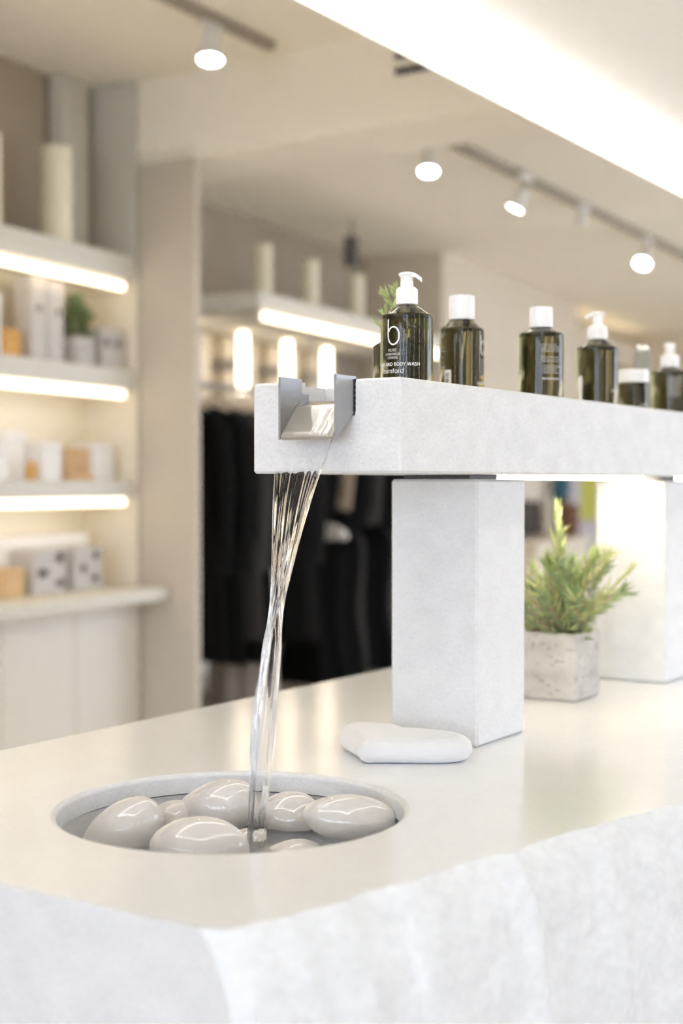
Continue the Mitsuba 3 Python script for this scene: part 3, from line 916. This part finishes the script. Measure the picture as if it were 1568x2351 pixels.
put('ledge', box(X0, 2.609, 2.570, YB, -0.432, -0.385, 0.004), 'shelf_white', S, WING, label='deep ledge under the shelves')
put('cabinet_body', box(X0, X1, 2.735, YB, ZF + 0.001, -0.433, 0.002), 'cabinet_white', S, WING)
xs = [X1 - 0.004 - i * 0.40 for i in range(8)]
for a, b in zip(xs[1:], xs[:-1]):
    put('cabinet_door', box(a + 0.002, b - 0.002, 2.716, 2.7345, ZF + 0.08, -0.440, 0.003), 'cabinet_white', S, WING)
whole('pipe_column', 'pale boxed column rising behind the candle above the top shelf', 'column', box(2.404, 2.560, 2.90, 2.965, 0.8555, 1.518, 0.004), 'panel_grey', frame=WING)


def candle(label, x, y, z, r, h, group=None):
    t = thing('pillar_candle', label, 'candle', group)
    F = WING @ at(x, y, z)
    put('wax', lathe([(0, 0), (r - 0.003, 0), (r, 0.003), (r, h - 0.005), (r - 0.002, h - 0.001), (r - 0.007, h), (r - 0.012, h - 0.004), (0, h - 0.006)], 40), 'candle_wax', t, F, 40)
    put('wick', tube([(0, 0, h - 0.006), (0.001, 0, h + 0.004), (0.003, 0, h + 0.010)], 0.001, 6), 'print_black', t, F)


candle('tall cream pillar candle above the top shelf, in front of the pale column', 2.236, 2.80, 0.8555, 0.055, 0.340)
candle('cream pillar candle above the top shelf, cut by the left edge', 1.83, 2.80, 0.8555, 0.07, 0.30)


def product_box(label, x0, x1, y0, y1, z, h, mat, marks=(), group=None, lidgap=0.78):
    t = thing('product_box', label, 'box', group)
    zs = z + h * lidgap
    put('base', box(x0 + 0.001, x1 - 0.001, y0 + 0.001, y1 - 0.001, z, zs, 0.002), mat, t, WING)
    put('lid', box(x0, x1, y0, y1, zs + 0.0006, z + h, 0.002), mat, t, WING)
    for mx, mz, w, hh in marks:
        put('printed_mark', trimesh.util.concatenate([moved(lathe([(0, 0), (1, 0), (1, 0.02), (0, 0.02)], 20), np.diag([w / 2, hh / 2, 0.02, 1])).apply_transform(trimesh.transformations.rotation_matrix(math.pi / 2, [1, 0, 0])).apply_translation([x0 + mx, y0 - 0.0005, z + mz])]), 'box_mark', t, WING)
    return t


z = 0.4285
product_box('tall slim white box on the second shelf, left one of a pair', 2.085, 2.168, 2.79, 2.87, z, 0.298, 'box_grey', [(0.040, 0.185, 0.03, 0.022)])
product_box('tall slim white box on the second shelf, right beside the green plant', 2.176, 2.262, 2.79, 2.87, z, 0.290, 'box_grey', [(0.052, 0.182, 0.026, 0.022)])
product_box('small amber card box at the left end of the second shelf', 1.945, 2.038, 2.80, 2.88, z, 0.098, 'amber_card')
product_box('low white box with two dark prints at the right end of the second shelf', 2.455, 2.600, 2.76, 2.88, z, 0.150, 'box_grey', [(0.025, 0.095, 0.035, 0.026), (0.095, 0.095, 0.035, 0.03)])
product_box('white box stacked behind amber card box on the second shelf', 1.80, 1.935, 2.80, 2.90, z, 0.21, 'box_white')
t = thing('potted_grass', 'small dark green bushy plant in a grey pot on the lit shelf', 'potted plant')
F = WING @ at(2.358, 2.815, z)
put('pot', Manifold.hull_points(np.array(box(-0.05, 0.05, -0.05, 0.05, 0, 0.105, 0.003).vertices)) - mbox(-0.043, 0.043, -0.043, 0.043, 0.02, 0.2), 'concrete', t, F)
put('soil', box(-0.0425, 0.0425, -0.0425, 0.0425, 0.021, 0.095, 0.003), 'soil', t, F)
rosemary(t, WING @ at(2.358, 2.815, z + 0.09), 44, 0.062, 0.175, 0.042, 0.030, 0.0028, 0.014, 5, ['dark_leaf', 'dark_leaf', 'leaf3'])
z = 0.0125
product_box('cream box at the left end of the third shelf', 1.86, 1.975, 2.80, 2.90, z, 0.12, 'box_white', [(0.03, 0.09, 0.02, 0.02)])
product_box('taller white box standing back on the third shelf', 1.985, 2.115, 2.84, 2.94, z, 0.170, 'box_white')
product_box('white box with a faint mark on the third shelf, in front of a wooden rack', 2.120, 2.235, 2.78, 2.87, z, 0.135, 'box_white')
product_box('plain white box on the third shelf, right of the wooden rack', 2.432, 2.565, 2.79, 2.90, z, 0.140, 'box_white')
t = thing('wooden_rack', 'light wooden soap rack between white boxes on the third shelf', 'rack')
put('base', box(2.290, 2.425, 2.78, 2.86, z + 0.0002, z + 0.024, 0.003), 'wood_light', t, WING)
for x in (2.296, 2.345, 2.395):
    put('slat', box(x, x + 0.022, 2.80, 2.815, z + 0.0245, z + 0.118, 0.003), 'wood_light', t, WING)
put('rail', box(2.292, 2.423, 2.8155, 2.823, z + 0.095, z + 0.112, 0.002), 'wood_light', t, WING)
t = thing('soap_bottle', 'little amber glass bottle on the third shelf', 'bottle')
put('body', lathe([(0, 0), (0.018, 0), (0.02, 0.003), (0.02, 0.05), (0.009, 0.062), (0.009, 0.07), (0, 0.07)], 32), 'amber_card', t, WING @ at(2.055, 2.775, z + 0.0002), 40)
put('cap', lathe([(0, 0.0702), (0.011, 0.0702), (0.011, 0.088), (0, 0.089)], 32), 'box_white', t, WING @ at(2.055, 2.775, z + 0.0002), 40)
z = -0.3845
product_box('long white gift box lying at the back of the deep ledge', 1.86, 2.50, 2.86, 2.96, z, 0.200, 'box_white')
product_box('square grey-fronted box with three dark prints on the deep ledge', 2.050, 2.232, 2.76, 2.855, z, 0.155, 'box_grey', [(0.145, 0.125, 0.045, 0.04), (0.05, 0.075, 0.06, 0.032), (0.148, 0.035, 0.05, 0.026)])
product_box('square grey-fronted box with three faint prints at the right of the deep ledge', 2.282, 2.450, 2.76, 2.855, z, 0.155, 'box_grey', [(0.125, 0.125, 0.035, 0.036), (0.05, 0.078, 0.036, 0.034), (0.120, 0.04, 0.04, 0.03)])
product_box('small buff box at the left of the deep ledge', 1.90, 2.00, 2.76, 2.84, z, 0.10, 'wood_light')

# ------------------------------------------------------------------ the clothes alcove
C = thing('clothes_shelf', 'white shelf with a glowing strip above the hanging dark clothes', 'shelf')
put('board', box(3.262, 5.69, 2.552, 3.215, 0.728, 0.800, 0.004), 'shelf_white', C, WING)
put('light_strip', box(3.275, 5.60, 2.540, 2.5515, 0.680, 0.712, 0.003), 'shelf_white', C, WING, emit=glow(WARM, L_STRIP), label='glowing warm light strip')
put('strip_channel', box(3.265, 5.66, 2.552, 2.575, 0.676, 0.7275, 0.002), 'shelf_white', C, WING)
for i, x in enumerate((3.640, 4.095, 4.598)):
    candle(('cream pillar candle on the clothes shelf, leftmost of three', 'cream pillar candle on the clothes shelf, middle of three', 'cream pillar candle on the clothes shelf, rightmost of three, under a dark spot')[i], x, 2.75, 0.8005, 0.040, 0.262 - 0.004 * i)
t = thing('pendant_spot', 'small dark cylindrical spot hanging over the rightmost candle', 'spotlight')
put('body', lathe([(0, 0), (0.033, 0), (0.035, 0.003), (0.035, 0.14), (0.03, 0.145), (0, 0.145)], 32), 'dark_metal', t, WING @ at(4.60, 2.78, 1.105), 40)
put('cord', tube([(0, 0, 0.145), (0, 0, ZC2 - 1.105)], 0.004, 8), 'dark_metal', t, WING @ at(4.60, 2.78, 1.105))
WL = ['leftmost, beside the beige pier', 'second from the beige pier', 'third from the beige pier', 'fourth from the beige pier']
for i in range(4):
    x = 3.535 + 0.441 * i
    t = thing('wall_light', 'vertical glowing light tube behind the clothes, ' + WL[i], 'wall light')
    F = WING @ at(x, 3.05, 0)
    put('tube', lathe([(0, 0.43), (0.020, 0.43), (0.026, 0.438), (0.026, 0.712), (0.020, 0.72), (0, 0.72)], 28), 'shelf_white', t, F, 40, emit=glow((1.0, 0.84, 0.62), L_TUBE))
    put('bracket', box(-0.012, 0.012, 0.0262, 0.165, 0.54, 0.60, 0.002), 'steel', t, F)
for i in range(5):
    x = 3.32 + 0.445 * i
    whole('wall_panel', ('taupe upright panel behind the clothes, ' + ['left of the first light tube', 'between first and second light tubes', 'between second and third light tubes', 'between third and fourth light tubes', 'right of the fourth light tube'][i]), 'panel', box(x - 0.17, x + 0.13, 3.18, 3.215, -0.9, 0.715, 0.006), 'wall_paint', frame=WING)


def rail(label, z, x0, x1, drop):
    t = thing('clothes_rail', label, 'rail')
    put('bar', tube([(x0, 2.84, z), (x1, 2.84, z)], 0.0125, 14), 'steel' if drop else 'black_matte', t, WING)
    for x in np.linspace(x0 + 0.05, x1 - 0.05, 3):
        if drop:
            put('hanger_rod', tube([(x, 2.84, z), (x, 2.84, z + drop)], 0.006, 8), 'steel', t, WING)
        else:
            put('bracket', tube([(x, 2.84, z), (x, 3.218, z)], 0.008, 8), 'steel', t, WING)


rail('upper steel clothes rail under the glowing shelf', 0.42, 2.95, 5.62, 0.305)
rail('lower steel clothes rail behind the short garments', -0.09, 4.05, 5.62, 0)


def garment(name, label, cat, x, ztop, length, mat, seed, width=0.40, thick=0.060, flare=1.15, sleeves=True, hanger='hanger_wood', y=2.84, rail_z=0.42, dome=False):
    """A garment on a hanger: closed loft from the neck to the hem, with folds; shoulders across the rail."""
    t = thing(name, label, cat)
    g = np.random.default_rng(seed)
    F = WING @ at(x, y, ztop, g.uniform(-3, 3))
    n, rows = 56, 34
    th = np.arange(n) * 2 * math.pi / n
    V = np.zeros((rows, n, 3))
    ph = g.uniform(0, 6.28, 4)
    for i in range(rows):
        s = i / (rows - 1)
        z = -length * s
        dz = -z
        w = width / 2 * min(1.0, 0.25 + 0.75 * math.sin(min(1, dz / 0.085) * math.pi / 2) ** 0.8)
        w *= 1 - 0.16 * math.exp(-((dz - 0.42) / 0.16) ** 2) + (flare - 1) * max(0, s - 0.4) / 0.6
        d = thick * (0.35 + 0.65 * min(1, dz / 0.12)) * (1 + 0.25 * s)
        fold = 1 + (0.10 + 0.34 * s) * (np.sin(th * 5 + ph[0]) * 0.5 + np.sin(th * 8 + ph[1] + 2 * s) * 0.35 + np.sin(th * 13 + ph[2]) * 0.2)
        V[i, :, 1] = w * np.cos(th)
        V[i, :, 0] = d * np.sin(th) * fold
        V[i, :, 2] = z + 0.012 * np.sin(th * 2 + ph[3]) * s
    idx = np.arange(rows * n).reshape(rows, n)
    a, b = idx[:-1], idx[1:]
    q = np.stack([a, b, np.roll(b, -1, 1), np.roll(a, -1, 1)], -1).reshape(-1, 4)
    vv = np.vstack([V.reshape(-1, 3), V[0].mean(0)[None], V[-1].mean(0)[None]])
    n0 = rows * n
    j = np.arange(n)
    body = trimesh.Trimesh(vv, np.vstack([q[:, [0, 1, 2]], q[:, [0, 2, 3]], np.stack([np.full(n, n0), j, np.roll(j, -1)], 1), np.stack([np.full(n, n0 + 1), n0 - n + np.roll(j, -1), n0 - n + j], 1)]), process=False)
    put('cloth', body, mat, t, F, 50)
    if sleeves:
        L = min(0.58, length * 0.75)
        for sy in (-1, 1):
            p = [(0.004, sy * (width / 2 - 0.045), -0.055), (0.01, sy * (width / 2 - 0.005), -0.12), (0.022, sy * (width / 2 + 0.012), -0.12 - L * 0.4), (0.030, sy * (width / 2 + 0.002), -0.12 - L * 0.75), (0.034, sy * (width / 2 - 0.008), -0.12 - L)]
            put('sleeve', tube(p, [0.030, 0.052, 0.047, 0.041, 0.038], 16), mat, t, F, 50)
    hw = width / 2 - 0.05
    arms = [(0, -hw, -0.030), (0, -hw * 0.5, -0.004), (0, 0, 0.020), (0, hw * 0.5, -0.004), (0, hw, -0.030)]
    if dome:
        ds = np.array([(0.0, 0.07), (0.30, 0.066), (0.62, 0.052), (0.86, 0.03), (1.0, 0.0), (0.92, -0.012), (0.0, -0.014)])
        prof = np.vstack([np.stack([ds[:, 0] * width * 0.5, ds[:, 1]], 1), np.stack([-ds[::-1, 0] * width * 0.5, ds[::-1, 1]], 1)])
        m = trimesh.creation.extrude_polygon(Polygon(prof).buffer(0).buffer(0.004), 0.05, engine='earcut')
        v = m.vertices
        m.vertices = np.stack([v[:, 2] - 0.025, v[:, 0], v[:, 1]], 1)
        m.fix_normals()
        put('hanger', m, 'hat_white', t, F, 40, label='broad pale padded hanger')
        zt = 0.07
    else:
        put('hanger', tube(arms, [0.007, 0.011, 0.014, 0.011, 0.007], 10), hanger, t, F, 50)
        zt = 0.02
    zr = rail_z - ztop
    hk = [(0, 0, zt), (0, 0, zr - 0.045)] + [(0, 0, zr)] * 0
    cpts = [(0, 0, zt - 0.004), (0, 0, zr - 0.035)] + [(0.017 * math.sin(q), 0, zr - 0.001 - 0.017 * math.cos(q) + 0.0) for q in np.linspace(0.6, 4.6, 9)]
    put('hook', tube(cpts, 0.0022, 6), 'steel', t, F)
    return t


long_desc = ['black long coat, nearest the beige pier', 'second black coat from the beige pier', 'third dark coat from the beige pier, charcoal with grey sheen', 'fourth garment from the beige pier, soft black wool coat', 'pale grey long dress, its light hem showing below the black coats',
             'long black coat just right of the pale grey dress', 'last long black coat before the short jackets begin']
gx = 3.06
for i in range(7):
    mat = ['cloth0', 'cloth0', 'cloth2', 'cloth0', 'cloth4', 'cloth0', 'cloth1'][i]
    ln = [1.04, 1.08, 1.00, 1.10, 1.30, 1.04, 1.06][i]
    garment('long_coat' if i != 4 else 'long_dress', long_desc[i], 'coat' if i != 4 else 'dress', gx, 0.335, ln, mat, 40 + i, width=0.42 + 0.02 * (i % 3) - 0.12 * (i == 4), thick=0.034, sleeves=(i != 4))
    gx += 0.138
short_desc = ['first short black jacket after the long coats', 'short beige blouse among black jackets on the upper rail', 'third short black jacket on the upper rail', 'fourth short charcoal jacket on the upper rail', 'fifth short black jacket on the upper rail', 'sixth short dark jacket on the upper rail', 'last short charcoal jacket, nearest the near pillar']
for i in range(7):
    garment('short_jacket', short_desc[i], 'jacket', gx + 0.02 + 0.165 * i, 0.335, [0.47, 0.45, 0.56, 0.55, 0.57, 0.56, 0.58][i], ['cloth0', 'cloth5', 'cloth0', 'cloth2', 'cloth0', 'cloth1', 'cloth2'][i], 70 + i, width=0.40, thick=0.042)
low_desc = ['black skirt on the lower rail under a broad white padded hanger', 'long black skirt second on the lower rail', 'charcoal trousers on the lower rail among black skirts', 'black skirt fourth on the lower rail', 'dark grey skirt nearest the near pillar on the lower rail', 'black skirt last on the lower rail']
for i in range(6):
    garment('long_skirt', low_desc[i], 'skirt', 4.30 + 0.19 * i, -0.255 if i == 0 else -0.22, [0.78, 0.80, 0.74, 0.80, 0.70, 0.78][i], ['cloth0', 'cloth0', 'cloth2', 'cloth0', 'cloth3', 'cloth0'][i], 90 + i, width=[0.36, 0.34, 0.2, 0.34, 0.34, 0.34][i], sleeves=False, hanger='black_matte', rail_z=-0.09, dome=(i == 0))
whole('low_plinth', 'dark taupe plinth under the hanging clothes', 'plinth', box(2.75, 5.69, 2.60, 3.215, ZF + 0.001, -0.98, 0.005), 'taupe_paint', frame=WING)

# ------------------------------------------------------------------ things seen between the pillars
t = thing('card_terminal', 'black box mounted on the beige wall beside the near pillar', 'wall box')
put('case', box(6.90, 7.32, 2.66, 2.7255, -0.345, -0.115, 0.006), 'black_matte', t, WING)
put('screen', box(6.94, 7.28, 2.655, 2.6598, -0.32, -0.14, 0.001), 'dark_metal', t, WING)
t = thing('lime_cabinet', 'lime green cabinet with a pale grey upright, behind the rosemary', 'cabinet')
put('body', box(7.79, 8.70, 2.66, 2.722, -0.276, 0.45, 0.006), 'lime', t, WING)
put('base', box(7.79, 8.70, 2.655, 2.722, ZF + 0.001, -0.277, 0.006), 'lilac_grey', t, WING)
put('upright', box(7.90, 8.15, 2.63, 2.6595, -0.274, 0.44, 0.004), 'lilac_grey', t, WING)
t = thing('hanging_scarf', 'dark teal scarf hanging beside the lime cabinet', 'scarf')
SF = WING @ at(7.63, 2.62, 0.02)
put('cloth', lathe([(0, 0.30), (0.02, 0.29), (0.03, 0.20), (0.055, 0.05), (0.065, -0.06), (0.05, -0.13), (0, -0.15)], 20), 'teal_cloth', t, SF, 50)
put('hook', tube([(0, 0, 0.295), (0, 0.03, 0.32), (0, 0.104, 0.32)], 0.006, 8), 'steel', t, SF)
t = thing('leather_bag', 'brown leather bag standing on the beige table left of the lime cabinet', 'bag')
put('body', box(7.42, 7.62, 2.48, 2.60, -0.36, -0.14, 0.02), 'brown_leather', t, WING)
put('handle', tube([(7.46, 2.54, -0.142), (7.475, 2.54, -0.115), (7.52, 2.54, -0.10), (7.565, 2.54, -0.115), (7.58, 2.54, -0.142)], 0.007, 8), 'brown_leather', t, WING)
t = thing('display_table', 'beige display table under the brown leather bag', 'table')
put('top', box(6.45, 7.66, 2.40, 2.722, -0.40, -0.361, 0.004), 'wall_paint', t, WING)
put('front', box(6.50, 7.64, 2.42, 2.722, ZF + 0.001, -0.401, 0.004), 'wall_paint', t, WING)

# ------------------------------------------------------------------ which things are of a kind
GROUPS = {'long_coat': 'long coats on the upper rail', 'short_jacket': 'short jackets on the upper rail', 'long_skirt': 'skirts and trousers on the lower rail', 'pillar_candle': 'pillar candles',
          'quartz_stone': 'quartz stones in the basin', 'pump_bottle': 'dark green bottles on the beam', 'capped_bottle': 'dark green bottles on the beam', 'small_bottle': 'dark green bottles on the beam',
          'product_box': 'product boxes on the shelves', 'wall_light': 'light tubes behind the clothes', 'wall_panel': 'taupe panels behind the clothes', 'track_spotlight': 'spotlights on the tracks',
          'ceiling_track': 'ceiling tracks', 'clothes_rail': 'clothes rails'}
for key, said in labels.items():
    base = key[:-4] if key[-4:-3] == '_' and key[-3:].isdigit() else key
    if 'category' in said and base in GROUPS:
        said['group'] = GROUPS[base]
